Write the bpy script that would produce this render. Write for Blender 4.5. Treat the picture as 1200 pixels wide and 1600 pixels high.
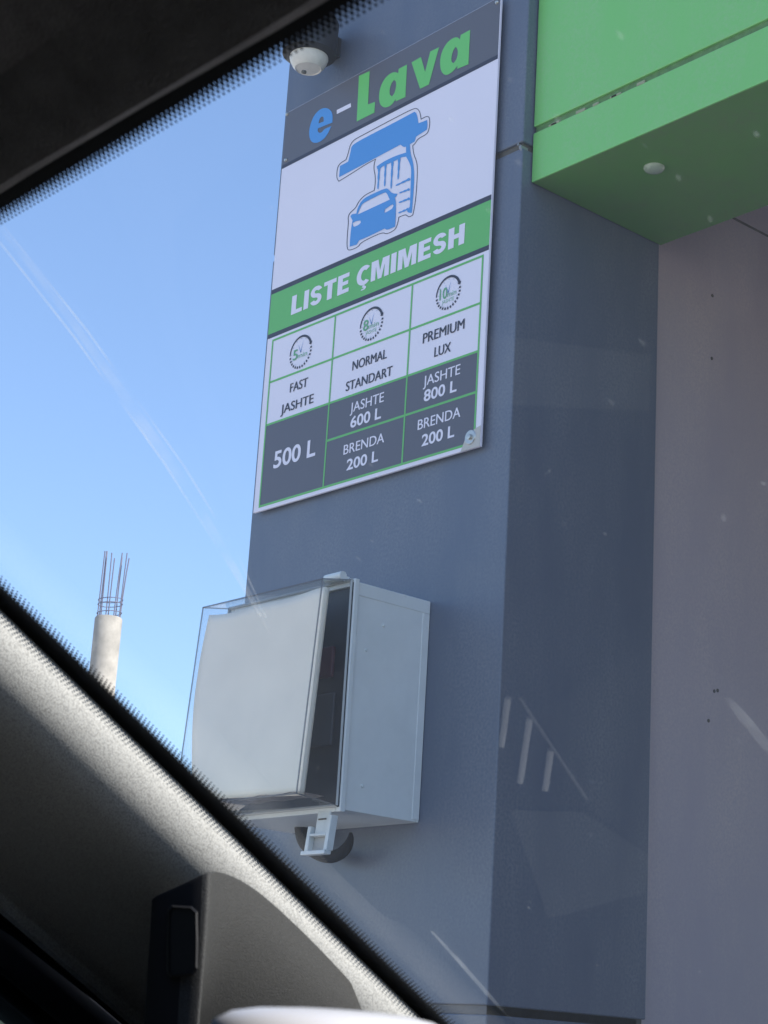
import bpy, bmesh, math, random
from mathutils import Vector, Matrix
random.seed(7)
R = math.radians
for o in list(bpy.data.objects):
    bpy.data.objects.remove(o)
scene = bpy.context.scene
C = scene.collection

# ---------------------------------------------------------------- camera, sky, sun, exposure
# World frame: the car points along +Y, X is its right, Z up, the eye is 1.25 m above the ground.
EYE = Vector((0, 0, 1.25))
F_PX = 2870.7                                   # focal length in pixels of the 1200 x 1600 photograph
AZ, PITCH, ROLL = R(-49.813), R(16.722), R(3.535)
_f0 = Vector((math.sin(AZ), math.cos(AZ), 0)); _r0 = Vector((math.cos(AZ), -math.sin(AZ), 0))
FW = _f0 * math.cos(PITCH) + Vector((0, 0, math.sin(PITCH)))
_u0 = -_f0 * math.sin(PITCH) + Vector((0, 0, math.cos(PITCH)))
RT = _r0 * math.cos(ROLL) + _u0 * math.sin(ROLL)
UP = -_r0 * math.sin(ROLL) + _u0 * math.cos(ROLL)
camd = bpy.data.cameras.new('camera'); cam = bpy.data.objects.new('camera', camd); C.objects.link(cam)
m = Matrix((RT, UP, -FW)).transposed().to_4x4(); m.translation = EYE; cam.matrix_world = m
camd.sensor_fit = 'VERTICAL'; camd.sensor_height = 36; camd.lens = F_PX / 1600 * 36
camd.clip_start = 0.02; camd.clip_end = 2000
camd.dof.use_dof = True; camd.dof.focus_distance = 3.5; camd.dof.aperture_fstop = camd.lens / 1.35
scene.camera = cam

SUN_AZ, SUN_EL = R(72), R(38)
SUN = Vector((math.sin(SUN_AZ) * math.cos(SUN_EL), math.cos(SUN_AZ) * math.cos(SUN_EL), math.sin(SUN_EL)))
world = bpy.data.worlds.new('World'); scene.world = world; world.use_nodes = True
nt = world.node_tree; nt.nodes.clear()
sky = nt.nodes.new('ShaderNodeTexSky'); sky.sky_type = 'NISHITA'; sky.sun_disc = False
sky.sun_elevation = SUN_EL; sky.sun_rotation = SUN_AZ; sky.air_density = 0.8; sky.dust_density = 0.1; sky.ozone_density = 2.0; sky.altitude = 300
bg = nt.nodes.new('ShaderNodeBackground'); bg.inputs[1].default_value = 0.15
wo = nt.nodes.new('ShaderNodeOutputWorld')
sh = nt.nodes.new('ShaderNodeSeparateColor'); sh.mode = 'HSV'; ch = nt.nodes.new('ShaderNodeCombineColor'); ch.mode = 'HSV'
pw = nt.nodes.new('ShaderNodeMath'); pw.operation = 'POWER'; pw.inputs[1].default_value = 0.62      # a hazier, more even daylight sky
nt.links.new(sky.outputs[0], sh.inputs[0]); nt.links.new(sh.outputs[0], ch.inputs[0]); nt.links.new(sh.outputs[1], ch.inputs[1])
nt.links.new(sh.outputs[2], pw.inputs[0]); nt.links.new(pw.outputs[0], ch.inputs[2]); nt.links.new(ch.outputs[0], bg.inputs[0]); nt.links.new(bg.outputs[0], wo.inputs[0])
sund = bpy.data.lights.new('sun', 'SUN'); sund.energy = 2.9; sund.angle = R(0.5); sund.color = (1, 0.95, 0.87)
suno = bpy.data.objects.new('sun', sund); C.objects.link(suno)
suno.rotation_euler = (-SUN).to_track_quat('-Z', 'Y').to_euler(); suno.location = SUN * 50
vs = scene.view_settings
vs.view_transform = 'Standard'; vs.look = 'None'; vs.gamma = 1; vs.use_curve_mapping = False; vs.exposure = 1.64
scene.cycles.max_bounces = 10; scene.cycles.transparent_max_bounces = 24

# ---------------------------------------------------------------- where things stand
def ray(x, y):
    d = FW * F_PX + RT * (x - 600) - UP * (y - 800)
    return d / d.length
X0, Y0 = -2.3957, 2.3295                        # pillar's front right corner
def uvz(u, v, z): return Vector((X0 - u, Y0 + v, EYE.z + z))      # u to the left along the front, v into the building, z above the eye
def on_v(x, y, v):
    d = ray(x, y); return EYE + d * ((Y0 + v) / d.y)

# ---------------------------------------------------------------- materials
MATS = {}
def mat(name, col, rough=0.5, metal=0.0, spec=0.5, noise=0.0, nscale=8.0, bump=0.0, bscale=200.0, coat=0.0, stretch=None):
    if name in MATS: return MATS[name]
    M = bpy.data.materials.new(name); M.use_nodes = True; t = M.node_tree; b = t.nodes['Principled BSDF']
    b.inputs['Base Color'].default_value = (*col, 1); b.inputs['Roughness'].default_value = rough
    b.inputs['Metallic'].default_value = metal; b.inputs['Specular IOR Level'].default_value = spec
    b.inputs['Coat Weight'].default_value = coat; b.inputs['Coat Roughness'].default_value = 0.15
    tc = t.nodes.new('ShaderNodeTexCoord'); mp = t.nodes.new('ShaderNodeMapping')
    t.links.new(tc.outputs['Object'], mp.inputs[0])
    if stretch: mp.inputs['Scale'].default_value = stretch
    if noise:
        n = t.nodes.new('ShaderNodeTexNoise'); n.inputs['Scale'].default_value = nscale; n.inputs['Detail'].default_value = 8
        n.inputs['Roughness'].default_value = 0.65
        t.links.new(mp.outputs[0], n.inputs[0])
        r = t.nodes.new('ShaderNodeValToRGB')
        r.color_ramp.elements[0].position = 0.3; r.color_ramp.elements[1].position = 0.7
        r.color_ramp.elements[0].color = (*[max(0, c * (1 - noise)) for c in col], 1)
        r.color_ramp.elements[1].color = (*[min(1, c * (1 + noise)) for c in col], 1)
        t.links.new(n.outputs[0], r.inputs[0]); t.links.new(r.outputs[0], b.inputs['Base Color'])
        mr = t.nodes.new('ShaderNodeMapRange'); mr.inputs[3].default_value = rough * 0.8; mr.inputs[4].default_value = min(1, rough * 1.25)
        t.links.new(n.outputs[0], mr.inputs[0]); t.links.new(mr.outputs[0], b.inputs['Roughness'])
    if bump:
        n2 = t.nodes.new('ShaderNodeTexNoise'); n2.inputs['Scale'].default_value = bscale; n2.inputs['Detail'].default_value = 3
        t.links.new(tc.outputs['Object'], n2.inputs[0])
        bp = t.nodes.new('ShaderNodeBump'); bp.inputs['Strength'].default_value = bump; bp.inputs['Distance'].default_value = 0.002
        t.links.new(n2.outputs[0], bp.inputs['Height']); t.links.new(bp.outputs[0], b.inputs['Normal'])
    MATS[name] = M; return M

def clear_mat(name, tint, rough=0.03, gain=1.0, haze=0.0, hazecol=(.8, .8, .8)):
    M = bpy.data.materials.new(name); M.use_nodes = True; t = M.node_tree; t.nodes.clear()
    out = t.nodes.new('ShaderNodeOutputMaterial'); tr = t.nodes.new('ShaderNodeBsdfTransparent'); gl = t.nodes.new('ShaderNodeBsdfGlossy')
    tr.inputs[0].default_value = (*tint, 1); gl.inputs['Roughness'].default_value = rough
    lw = t.nodes.new('ShaderNodeLayerWeight'); lw.inputs[0].default_value = 0.5
    p = t.nodes.new('ShaderNodeMath'); p.operation = 'POWER'; p.inputs[1].default_value = 5
    t.links.new(lw.outputs['Facing'], p.inputs[0])
    a = t.nodes.new('ShaderNodeMath'); a.operation = 'MULTIPLY_ADD'; a.inputs[1].default_value = 0.9 * gain; a.inputs[2].default_value = 0.06 * gain
    a.use_clamp = True
    t.links.new(p.outputs[0], a.inputs[0])
    mx = t.nodes.new('ShaderNodeMixShader'); t.links.new(a.outputs[0], mx.inputs[0]); t.links.new(tr.outputs[0], mx.inputs[1]); t.links.new(gl.outputs[0], mx.inputs[2])
    last = mx
    if haze:
        df = t.nodes.new('ShaderNodeBsdfTranslucent'); df.inputs[0].default_value = (*hazecol, 1)
        m2 = t.nodes.new('ShaderNodeMixShader'); m2.inputs[0].default_value = haze
        t.links.new(mx.outputs[0], m2.inputs[1]); t.links.new(df.outputs[0], m2.inputs[2]); last = m2
    t.links.new(last.outputs[0], out.inputs[0]); MATS[name] = M; return M

def dirt_mat(name, alpha, col=(.75, .78, .8), nscale=60):
    M = bpy.data.materials.new(name); M.use_nodes = True; t = M.node_tree; t.nodes.clear()
    out = t.nodes.new('ShaderNodeOutputMaterial'); tr = t.nodes.new('ShaderNodeBsdfTransparent'); df = t.nodes.new('ShaderNodeBsdfTranslucent')
    d2 = t.nodes.new('ShaderNodeBsdfDiffuse'); d2.inputs[0].default_value = (*col, 1); df.inputs[0].default_value = (*col, 1)
    ad = t.nodes.new('ShaderNodeMixShader'); ad.inputs[0].default_value = .5; t.links.new(df.outputs[0], ad.inputs[1]); t.links.new(d2.outputs[0], ad.inputs[2])
    tc = t.nodes.new('ShaderNodeTexCoord'); n = t.nodes.new('ShaderNodeTexNoise'); n.inputs['Scale'].default_value = nscale
    t.links.new(tc.outputs['Object'], n.inputs[0])
    mr = t.nodes.new('ShaderNodeMapRange'); mr.inputs[1].default_value = .35; mr.inputs[2].default_value = .7; mr.inputs[3].default_value = 0; mr.inputs[4].default_value = alpha
    t.links.new(n.outputs[0], mr.inputs[0])
    mx = t.nodes.new('ShaderNodeMixShader'); t.links.new(mr.outputs[0], mx.inputs[0]); t.links.new(tr.outputs[0], mx.inputs[1]); t.links.new(ad.outputs[0], mx.inputs[2])
    t.links.new(mx.outputs[0], out.inputs[0]); MATS[name] = M; return M

def fabric_mat(name, col):
    M = mat(name, col, rough=0.9, spec=0.2)
    t = M.node_tree; b = t.nodes['Principled BSDF']; tc = t.nodes.new('ShaderNodeTexCoord')
    vo = t.nodes.new('ShaderNodeTexVoronoi'); vo.inputs['Scale'].default_value = 1450; mp = t.nodes.new('ShaderNodeMapping')
    mp.inputs['Scale'].default_value = (1, 1, 0.6); t.links.new(tc.outputs['Object'], mp.inputs[0]); t.links.new(mp.outputs[0], vo.inputs[0])
    n = t.nodes.new('ShaderNodeTexNoise'); n.inputs['Scale'].default_value = 2000; t.links.new(tc.outputs['Object'], n.inputs[0])
    r = t.nodes.new('ShaderNodeMix'); r.data_type = 'RGBA'
    r.inputs[6].default_value = (*[c * 1.12 for c in col], 1); r.inputs[7].default_value = (*[c * 0.62 for c in col], 1)
    mr = t.nodes.new('ShaderNodeMapRange'); mr.inputs[1].default_value = 0.1; mr.inputs[2].default_value = 0.75
    t.links.new(vo.outputs['Distance'], mr.inputs[0]); t.links.new(mr.outputs[0], r.inputs[0]); t.links.new(r.outputs[2], b.inputs['Base Color'])
    bp = t.nodes.new('ShaderNodeBump'); bp.inputs['Strength'].default_value = 0.25; bp.inputs['Distance'].default_value = 0.0004; bp.invert = True
    t.links.new(vo.outputs['Distance'], bp.inputs['Height']); t.links.new(bp.outputs[0], b.inputs['Normal'])
    return M

def panel_mat(name, col, rough, dust=0.35, dcol=(.3, .3, .32)):
    """coated aluminium sheet with dust streaks and water marks"""
    M = mat(name, col, rough=rough)
    t = M.node_tree; b = t.nodes['Principled BSDF']; tc = t.nodes.new('ShaderNodeTexCoord')
    mp = t.nodes.new('ShaderNodeMapping'); mp.inputs['Scale'].default_value = (4, 4, 1.3); t.links.new(tc.outputs['Object'], mp.inputs[0])
    n = t.nodes.new('ShaderNodeTexNoise'); n.inputs['Scale'].default_value = 2.2; n.inputs['Detail'].default_value = 9; n.inputs['Roughness'].default_value = .6
    t.links.new(mp.outputs[0], n.inputs[0])
    n2 = t.nodes.new('ShaderNodeTexNoise'); n2.inputs['Scale'].default_value = 170; n2.inputs['Detail'].default_value = 4; t.links.new(tc.outputs['Object'], n2.inputs[0])
    mr = t.nodes.new('ShaderNodeMapRange'); mr.inputs[1].default_value = .35; mr.inputs[2].default_value = .8; mr.inputs[3].default_value = 0; mr.inputs[4].default_value = dust
    t.links.new(n.outputs[0], mr.inputs[0])
    mu = t.nodes.new('ShaderNodeMath'); mu.operation = 'MULTIPLY'; t.links.new(mr.outputs[0], mu.inputs[0])
    m2 = t.nodes.new('ShaderNodeMapRange'); m2.inputs[1].default_value = .35; m2.inputs[2].default_value = .68; m2.inputs[3].default_value = .1; m2.inputs[4].default_value = 1
    t.links.new(n2.outputs[0], m2.inputs[0]); t.links.new(m2.outputs[0], mu.inputs[1])
    mx = t.nodes.new('ShaderNodeMix'); mx.data_type = 'RGBA'; mx.inputs[6].default_value = (*col, 1); mx.inputs[7].default_value = (*dcol, 1)
    t.links.new(mu.outputs[0], mx.inputs[0]); t.links.new(mx.outputs[2], b.inputs['Base Color'])
    m3 = t.nodes.new('ShaderNodeMapRange'); m3.inputs[3].default_value = rough; m3.inputs[4].default_value = min(1, rough + .3)
    t.links.new(mu.outputs[0], m3.inputs[0]); t.links.new(m3.outputs[0], b.inputs['Roughness'])
    # slow waviness of thin sheet
    n4 = t.nodes.new('ShaderNodeTexNoise'); n4.inputs['Scale'].default_value = 3.0; t.links.new(tc.outputs['Object'], n4.inputs[0])
    bp = t.nodes.new('ShaderNodeBump'); bp.inputs['Strength'].default_value = .25; bp.inputs['Distance'].default_value = .02
    t.links.new(n4.outputs[0], bp.inputs['Height']); t.links.new(bp.outputs[0], b.inputs['Normal'])
    return M

grey = panel_mat('grey_panel', (.104, .128, .180), .34, .5, (.27, .28, .29))
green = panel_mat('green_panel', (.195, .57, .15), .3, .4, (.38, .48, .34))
joint = mat('joint_metal', (.11, .10, .085), .7, noise=.3, nscale=40)
render_wall = panel_mat('bay_wall_paint', (.43, .375, .42), .38, .7, (.62, .53, .49))
white_print = mat('white_print', (.80, .76, .85), .4, noise=.02, nscale=3)
dark_print = mat('charcoal_print', (.115, .115, .135), .4)
stripe_print = mat('black_print', (.035, .035, .055), .4)
green_print = mat('green_print', (.13, .48, .125), .4)
blue_print = mat('blue_print', (.075, .30, .68), .4)
name_green = mat('name_green', (.15, .56, .14), .4)
ink = mat('ink', (.03, .03, .05), .45)
alu = mat('bare_metal', (.55, .54, .5), .35, metal=.8)
box_pl = mat('box_plastic', (.72, .735, .715), .45, noise=.05, nscale=14, bump=.05, bscale=600)
latch_pl = mat('latch_plastic', (.68, .7, .68), .4, noise=.06, nscale=60)
rubber = mat('black_rubber', (.010, .012, .018), .75, spec=.2, noise=.2, nscale=50)
dark_in = mat('interior_shade', (.022, .028, .04), .5, noise=.25, nscale=25)
red_pl = mat('red_plastic', (.09, .02, .035), .5)
paper_m = mat('paper', (.95, .84, .70), .75, noise=.05, nscale=7, bump=.1, bscale=40)
cover_m = clear_mat('clear_cover', (.965, .975, .975), .04, .8, .05, (.75, .72, .68))
edge_m = clear_mat('clear_cover_edge', (.62, .64, .66), .1, 1.3, .3, (.6, .6, .6))
glass_m = clear_mat('windshield_glass', (.95, .96, .96), .015, .5, .013, (.6, .72, .9))
frit_m = mat('black_frit', (.008, .009, .012), .55)
fab = fabric_mat('pillar_fabric', (.42, .42, .41))
headl = mat('headliner_cloth', (.3, .28, .28), .95, spec=.1, noise=.2, nscale=60, bump=.4, bscale=900)
soft_pl = mat('soft_plastic', (.047, .047, .047), .7, spec=.15, noise=.3, nscale=1100, bump=.3, bscale=1200)
dark_pl = mat('dark_plastic', (.03, .031, .034), .5, bump=.2, bscale=900)
chrome = mat('vent_trim', (.8, .82, .84), .35)
conc = mat('concrete', (.29, .27, .24), .85, noise=.32, nscale=4, bump=.3, bscale=30)
rebar_m = mat('rebar_steel', (.10, .10, .15), .6)
cup_m = mat('cup_plastic', (.5, .5, .54), .35)

# ---------------------------------------------------------------- mesh helpers
class MB:
    def __init__(s): s.bm = bmesh.new()
    def poly(s, pts):
        vs_ = [s.bm.verts.new(p) for p in pts]; return s.bm.faces.new(vs_)
    def hull8(s, p):                         # bottom four then top four
        v = [s.bm.verts.new(q) for q in p]
        for f in ((3, 2, 1, 0), (4, 5, 6, 7), (0, 1, 5, 4), (1, 2, 6, 5), (2, 3, 7, 6), (3, 0, 4, 7)):
            s.bm.faces.new([v[i] for i in f])
    def box(s, lo, hi):
        a, b = lo, hi
        s.hull8([Vector(q) for q in ((a[0], a[1], a[2]), (b[0], a[1], a[2]), (b[0], b[1], a[2]), (a[0], b[1], a[2]),
                                     (a[0], a[1], b[2]), (b[0], a[1], b[2]), (b[0], b[1], b[2]), (a[0], b[1], b[2]))])
    def ubox(s, u, v, z):                    # ranges in facade coordinates
        p, q = uvz(u[0], v[0], z[0]), uvz(u[1], v[1], z[1])
        s.box([min(p[i], q[i]) for i in range(3)], [max(p[i], q[i]) for i in range(3)])
    def tube(s, pts, rad, n=8, cap=True):
        pts = [Vector(p) for p in pts]; rings = []
        rad = rad if isinstance(rad, (list, tuple)) else [rad] * len(pts)
        d0 = (pts[1] - pts[0]).normalized(); ref = Vector((0, 0, 1)) if abs(d0.z) < .9 else Vector((1, 0, 0))
        nx = d0.cross(ref).normalized()
        for i, p in enumerate(pts):
            d = (pts[min(i + 1, len(pts) - 1)] - pts[max(i - 1, 0)]).normalized()
            nx = (nx - d * nx.dot(d)).normalized(); ny = d.cross(nx)
            rings.append([s.bm.verts.new(p + (nx * math.cos(2 * math.pi * k / n) + ny * math.sin(2 * math.pi * k / n)) * rad[i]) for k in range(n)])
        for a, b in zip(rings, rings[1:]):
            for k in range(n): s.bm.faces.new((a[k], a[(k + 1) % n], b[(k + 1) % n], b[k]))
        if cap: s.bm.faces.new(rings[0][::-1]); s.bm.faces.new(rings[-1])
    def lathe(s, c, ax, prof, n=24):         # prof: (radius, along axis)
        ax = Vector(ax).normalized(); ref = Vector((0, 0, 1)) if abs(ax.z) < .9 else Vector((1, 0, 0))
        nx = ax.cross(ref).normalized(); ny = ax.cross(nx); c = Vector(c); rings = []
        for r, h in prof:
            rings.append([s.bm.verts.new(c + ax * h + (nx * math.cos(2 * math.pi * k / n) + ny * math.sin(2 * math.pi * k / n)) * max(r, 1e-5)) for k in range(n)])
        for a, b in zip(rings, rings[1:]):
            for k in range(n): s.bm.faces.new((a[k], a[(k + 1) % n], b[(k + 1) % n], b[k]))
        s.bm.faces.new(rings[0][::-1]); s.bm.faces.new(rings[-1])
    def grid(s, rows):
        vr = [[s.bm.verts.new(p) for p in r] for r in rows]
        for a, b in zip(vr, vr[1:]):
            for k in range(len(a) - 1): s.bm.faces.new((a[k], a[k + 1], b[k + 1], b[k]))
        return vr
    def prism(s, pts, d):                    # closed planar outline pushed along d
        d = Vector(d); a = [s.bm.verts.new(p) for p in pts]; b = [s.bm.verts.new(Vector(p) + d) for p in pts]
        s.bm.faces.new(a); s.bm.faces.new(b[::-1]); n = len(a)
        for k in range(n): s.bm.faces.new((a[k], b[k], b[(k + 1) % n], a[(k + 1) % n]))
    def bevel(s, w, seg=2):
        bmesh.ops.bevel(s.bm, geom=list(s.bm.edges), offset=w, segments=seg, affect='EDGES', profile=.5, clamp_overlap=True); return s

def root_loc(p):
    v = Vector((0, 0, 0))
    while p is not None: v += p.location; p = p.parent
    return v
def link(name, me, material, parent=None, smooth=False, origin=None, weld=False):
    o = bpy.data.objects.new(name, me); C.objects.link(o)
    off = root_loc(parent) if parent is not None else Vector((0, 0, 0))
    if origin is not None and parent is None: o.location = origin; off = Vector(origin)
    if off.length: me.transform(Matrix.Translation(-off))
    if parent is not None: o.parent = parent
    me.materials.clear(); me.materials.append(material)
    if smooth:
        for p in me.polygons: p.use_smooth = True
    return o
def obj(name, mb, material, parent=None, smooth=False, origin=None, recalc=True):
    if recalc: bmesh.ops.recalc_face_normals(mb.bm, faces=list(mb.bm.faces))
    me = bpy.data.meshes.new(name); mb.bm.to_mesh(me); mb.bm.free()
    o = link(name, me, material, parent, False, origin)
    if smooth:
        for p in me.polygons: p.use_smooth = True
        try: me.set_sharp_from_angle(angle=R(38))
        except Exception: pass
    return o
def thing(name, label, cat, loc, group=None):
    o = bpy.data.objects.new(name, None); C.objects.link(o); o.location = loc; o.empty_display_size = .1
    o['label'] = label; o['category'] = cat
    if group: o['group'] = group
    return o
def tag(o, label, cat, group=None):
    o['label'] = label; o['category'] = cat
    if group: o['group'] = group
    return o
def dup(o, parent):
    c = o.copy(); C.objects.link(c); c.parent = parent; return c

# ---------------------------------------------------------------- ground
b = MB(); n = 24
b.grid([[Vector((-400 + 800 * i / n, -400 + 800 * j / n, 0)) for i in range(n + 1)] for j in range(n + 1)])
g = obj('ground', b, mat('ground_concrete', (.5, .46, .41), .9, noise=.2, nscale=.8, bump=.3, bscale=20)); g['kind'] = 'structure'

# ---------------------------------------------------------------- the wash building
ZS, ZB, WP, D, DG, ZSOF, ZGR = 1.793, .1112, .8215, .4208, .0259, 1.7167, 1.8336
GAP = .0075
bay = thing('car_wash', 'grey panel car wash building with bright green fascia over its bay', 'building', uvz(-1.6, .2, -EYE.z))
b = MB(); b.ubox((.006, WP - .006), (.006, D - .006), (-EYE.z, 2.74)); obj('pillar_core', b, joint, bay)
for z0, z1 in ((-EYE.z + .05, ZB - .016), (ZB, ZS - GAP), (ZS + GAP, 2.75)):
    b = MB(); b.ubox((0, WP), (0, D), (z0, z1)); b.bevel(.0025, 2); obj('cladding_panel', b, grey, bay)
b = MB(); b.ubox((.006, WP - .006), (.005, D - .02), (ZB - .0155, ZB - .0005)); obj('joint_strip', b, mat('grey_joint', (.09, .09, .1), .5), bay)
# folded edges and little sealant tabs in the joint next to the sign
for u, z, s_ in ((.004, ZS - .004, .006), (.011, ZS + .004, .004), (.002, ZS - .010, .004)):
    b = MB(); b.ubox((u, u + s_), (-.0012, .02), (z - s_ * .7, z + s_ * .7)); b.bevel(.0008, 1); obj('joint_tab', b, mat('torn_foil', (.3, .3, .3), .4, metal=.4), bay)
# green fascia
FL = -4.3
b = MB(); b.ubox((-.003, FL), (DG, DG + .004), (ZSOF, ZGR - GAP)); b.bevel(.0012, 2); obj('fascia_panel', b, green, bay)
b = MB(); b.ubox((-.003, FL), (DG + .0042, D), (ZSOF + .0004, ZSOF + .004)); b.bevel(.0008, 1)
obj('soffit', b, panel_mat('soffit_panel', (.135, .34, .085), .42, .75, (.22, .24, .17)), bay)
b = MB(); b.ubox((-.004, FL), (DG + .0045, D - .003), (ZSOF + .0045, ZGR - GAP - .0005)); obj('soffit_core', b, joint, bay)
b = MB(); b.ubox((-.003, FL), (DG, DG + .06), (ZGR + GAP, 2.3)); b.bevel(.002, 2); obj('fascia_panel', b, green, bay)
b = MB(); b.ubox((-.006, FL), (DG + .005, D - .02), (ZGR - GAP + .0005, 2.28)); obj('fascia_core', b, mat('green_joint', (.10, .22, .07), .7, noise=.3, nscale=60), bay)
for k in range(7):
    u = -.02 - random.random() * .45
    b = MB(); b.ubox((u, u - .012 - random.random() * .02), (DG - .0008, DG + .02), (ZGR - GAP - .001, ZGR - GAP + .003 + random.random() * .003)); b.bevel(.0006, 1)
    obj('torn_edge', b, mat('torn_green', (.3, .33, .2), .7), bay)
# the bay behind the jamb: side walls, ceiling, roof, far pillar
b = MB(); b.ubox((.028, .25), (D + .003, 7.5), (-EYE.z, 1.98)); w = obj('bay_wall', b, render_wall, bay)
b = MB(); b.ubox((-3.9, -4.1), (D + .003, 7.5), (-EYE.z, 1.98)); obj('bay_wall', b, render_wall, bay)
b = MB(); b.ubox((.25, -4.1), (D + .003, 7.5), (1.981, 2.2)); obj('bay_ceiling', b, mat('ceiling_paint', (.33, .3, .3), .6, noise=.08, nscale=3), bay)
b = MB(); b.ubox((-3.9, -3.9 - WP), (0, D), (-EYE.z, 2.75)); b.bevel(.0025, 2); obj('cladding_panel', b, grey, bay)
for x, y in ((1116, 1080), (1121, 1079), (1107, 1126), (1113, 462), (1112, 560)):
    d = ray(x, y); p = EYE + d * ((X0 - .028) / d.x)
    b = MB(); b.lathe(p + Vector((.0008, 0, 0)), (1, 0, 0), [(.004, -.004), (.004, 0), (.0028, .0006)], 8); obj('screw_hole', b, joint, w)
d = ray(1150, 343); zj = (d * ((X0 - .028) / d.x)).z
b = MB(); b.ubox((.0275, .03), (D + .004, 7.4), (zj - .003, zj + .003)); obj('wall_joint', b, joint, w)
b = MB(); d = ray(1022, 262); p = EYE + d * ((ZSOF) / d.z)  # pale dome added as a glare spot, its brightness put into the colour
b.lathe((p.x, p.y, EYE.z + ZSOF), (0, 0, -1), [(.021, -.004), (.021, .002), (.018, .006), (.011, .0085), (.003, .0095)], 24)
obj('soffit_glare', b, mat('glare_pale', (.42, .52, .40), .2), bay, True)

# ---------------------------------------------------------------- price sign
UL, UR, ZT, ZBT = .7961, .0680, 2.1590, 1.1595
SW, SH = UL - UR, ZT - ZBT
def sg(s, t, l=0): return uvz(UL - s * SW, -.0150 - l * .0002, ZT - t * SH)
sign = thing('price_sign', 'car wash price list board with blue logo and green heading on grey pillar', 'sign', sg(.5, 1) + Vector((0, .012, 0)))
b = MB(); b.ubox((UL, UR), (-.0149, -.009), (ZBT, ZT)); b.bevel(.0008, 1); obj('board', b, white_print, sign)
b = MB(); b.ubox((UL - .02, UR + .02), (-.0088, 0.0005), (ZBT + .012, ZT - .02)); obj('backing_frame', b, rubber, sign)
def rect(s0, t0, s1, t1, l): 
    m_ = MB(); m_.poly([sg(s0, t0, l), sg(s0, t1, l), sg(s1, t1, l), sg(s1, t0, l)]); return m_
S0, S1 = .0015, .9985
obj('header_band', rect(S0, .0015, S1, .1392, 1), dark_print, sign)
for a, c in ((.1392, .149), (.4598, .4716), (.5716, .5826)):
    obj('dividing_stripe', rect(S0, a, S1, c, 1), stripe_print, sign)
obj('heading_band', rect(S0, .4716, S1, .5716, 1), green_print, sign)
for s0, t0, s1, t1 in ((.030, .797, .338, .9890), (.338, .797, .6855, .8836), (.338, .8836, .6855, .9890), (.6855, .797, .976, .8836), (.6855, .8836, .976, .9890)):
    obj('price_cell', rect(s0, t0, s1, t1, 1), mat('slate_print', (.10, .10, .125), .4), sign)
TX = .0032; TY = .0025
for s0, t0, s1, t1 in ((.030, .591, .976, .591), (.030, .6938, .976, .6938), (.030, .797, .976, .797), (.338, .8836, .976, .8836), (.030, .989, .976, .989)):
    obj('grid_line', rect(s0 - TX, t0 - TY, s1 + TX, t0 + TY, 2), green_print, sign)
for s0, t0, t1 in ((.030, .591, .989), (.338, .591, .989), (.6855, .591, .989), (.976, .591, .989)):
    obj('grid_line', rect(s0 - TX, t0 + TY, s0 + TX, t1 - TY, 3), green_print, sign)
# lettering
def text_mesh(body, offset=0.0):
    cu = bpy.data.curves.new('t', 'FONT'); cu.body = body; cu.size = 1; cu.offset = offset; cu.resolution_u = 5
    o = bpy.data.objects.new('t', cu); C.objects.link(o)
    dg = bpy.context.evaluated_depsgraph_get(); dg.update()
    me = bpy.data.meshes.new_from_object(o.evaluated_get(dg)); bpy.data.objects.remove(o); bpy.data.curves.remove(cu)
    return me
_caps = {}
def cap(offset):
    if offset not in _caps:
        ys = [v.co.y for v in text_mesh('H', offset).vertices]; _caps[offset] = (min(ys), max(ys))
    return _caps[offset]
def letter(body, s0, s1, tb, tc, material, offset=0.0, l=4, name='lettering', slant=0.0, bold=0.0):
    me = text_mesh(body, offset); xs = [v.co.x for v in me.vertices]; x0, x1 = min(xs), max(xs); c0, c1 = cap(offset)
    for v in me.vertices:
        yy = (v.co.y - c0) / (c1 - c0)
        v.co = sg(s0 + (v.co.x - x0) / (x1 - x0) * (s1 - s0 - bold) + slant * yy, tb + (tc - tb) * yy, l)
    if bold:                                 # a second, shifted impression a hair prouder thickens the strokes
        bm = bmesh.new(); bm.from_mesh(me); g2 = bmesh.ops.duplicate(bm, geom=list(bm.faces))['geom']
        bmesh.ops.translate(bm, vec=sg(bold, 0, .5) - sg(0, 0, 0), verts=[v for v in g2 if isinstance(v, bmesh.types.BMVert)]); bm.to_mesh(me); bm.free()
    return link(name, me, material, sign)
def split_letters(o):                        # every figure of a price is a piece of its own
    me = o.data; bm = bmesh.new(); bm.from_mesh(me); bmesh.ops.remove_doubles(bm, verts=bm.verts, dist=1e-6); bm.verts.index_update(); left_ = set(bm.faces)
    while left_:
        st_ = [left_.pop()]; isl = list(st_)
        while st_:
            f = st_.pop()
            for v in f.verts:
                for g_ in v.link_faces:
                    if g_ in left_: left_.discard(g_); isl.append(g_); st_.append(g_)
        m_ = MB(); mp_ = {}
        for f in isl: m_.bm.faces.new([mp_.setdefault(v.index, None) or mp_.__setitem__(v.index, m_.bm.verts.new(v.co + sign.location)) or mp_[v.index] for v in f.verts])
        obj('figure', m_, white_print, sign)
    bm.free(); bpy.data.objects.remove(o)
def arc(cx, cy, rx, ry, a0, a1, th, n=16):
    out, inn = [], []
    for i in range(n + 1):
        a = R(a0 + (a1 - a0) * i / n); p = Vector((cx + rx * math.cos(a), cy + ry * math.sin(a))); nn = Vector((math.cos(a) / rx, math.sin(a) / ry)).normalized()
        out.append(tuple(p + nn * th / 2)); inn.append(tuple(p - nn * th / 2))
    return [out, inn]
def _s():
    u = arc(.32, .70, .20, .193, 15, 270, .215); l = arc(.32, .30, .20, .193, 90, -165, .215)
    return [[u[0] + l[1], u[1] + l[0]]]
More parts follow.
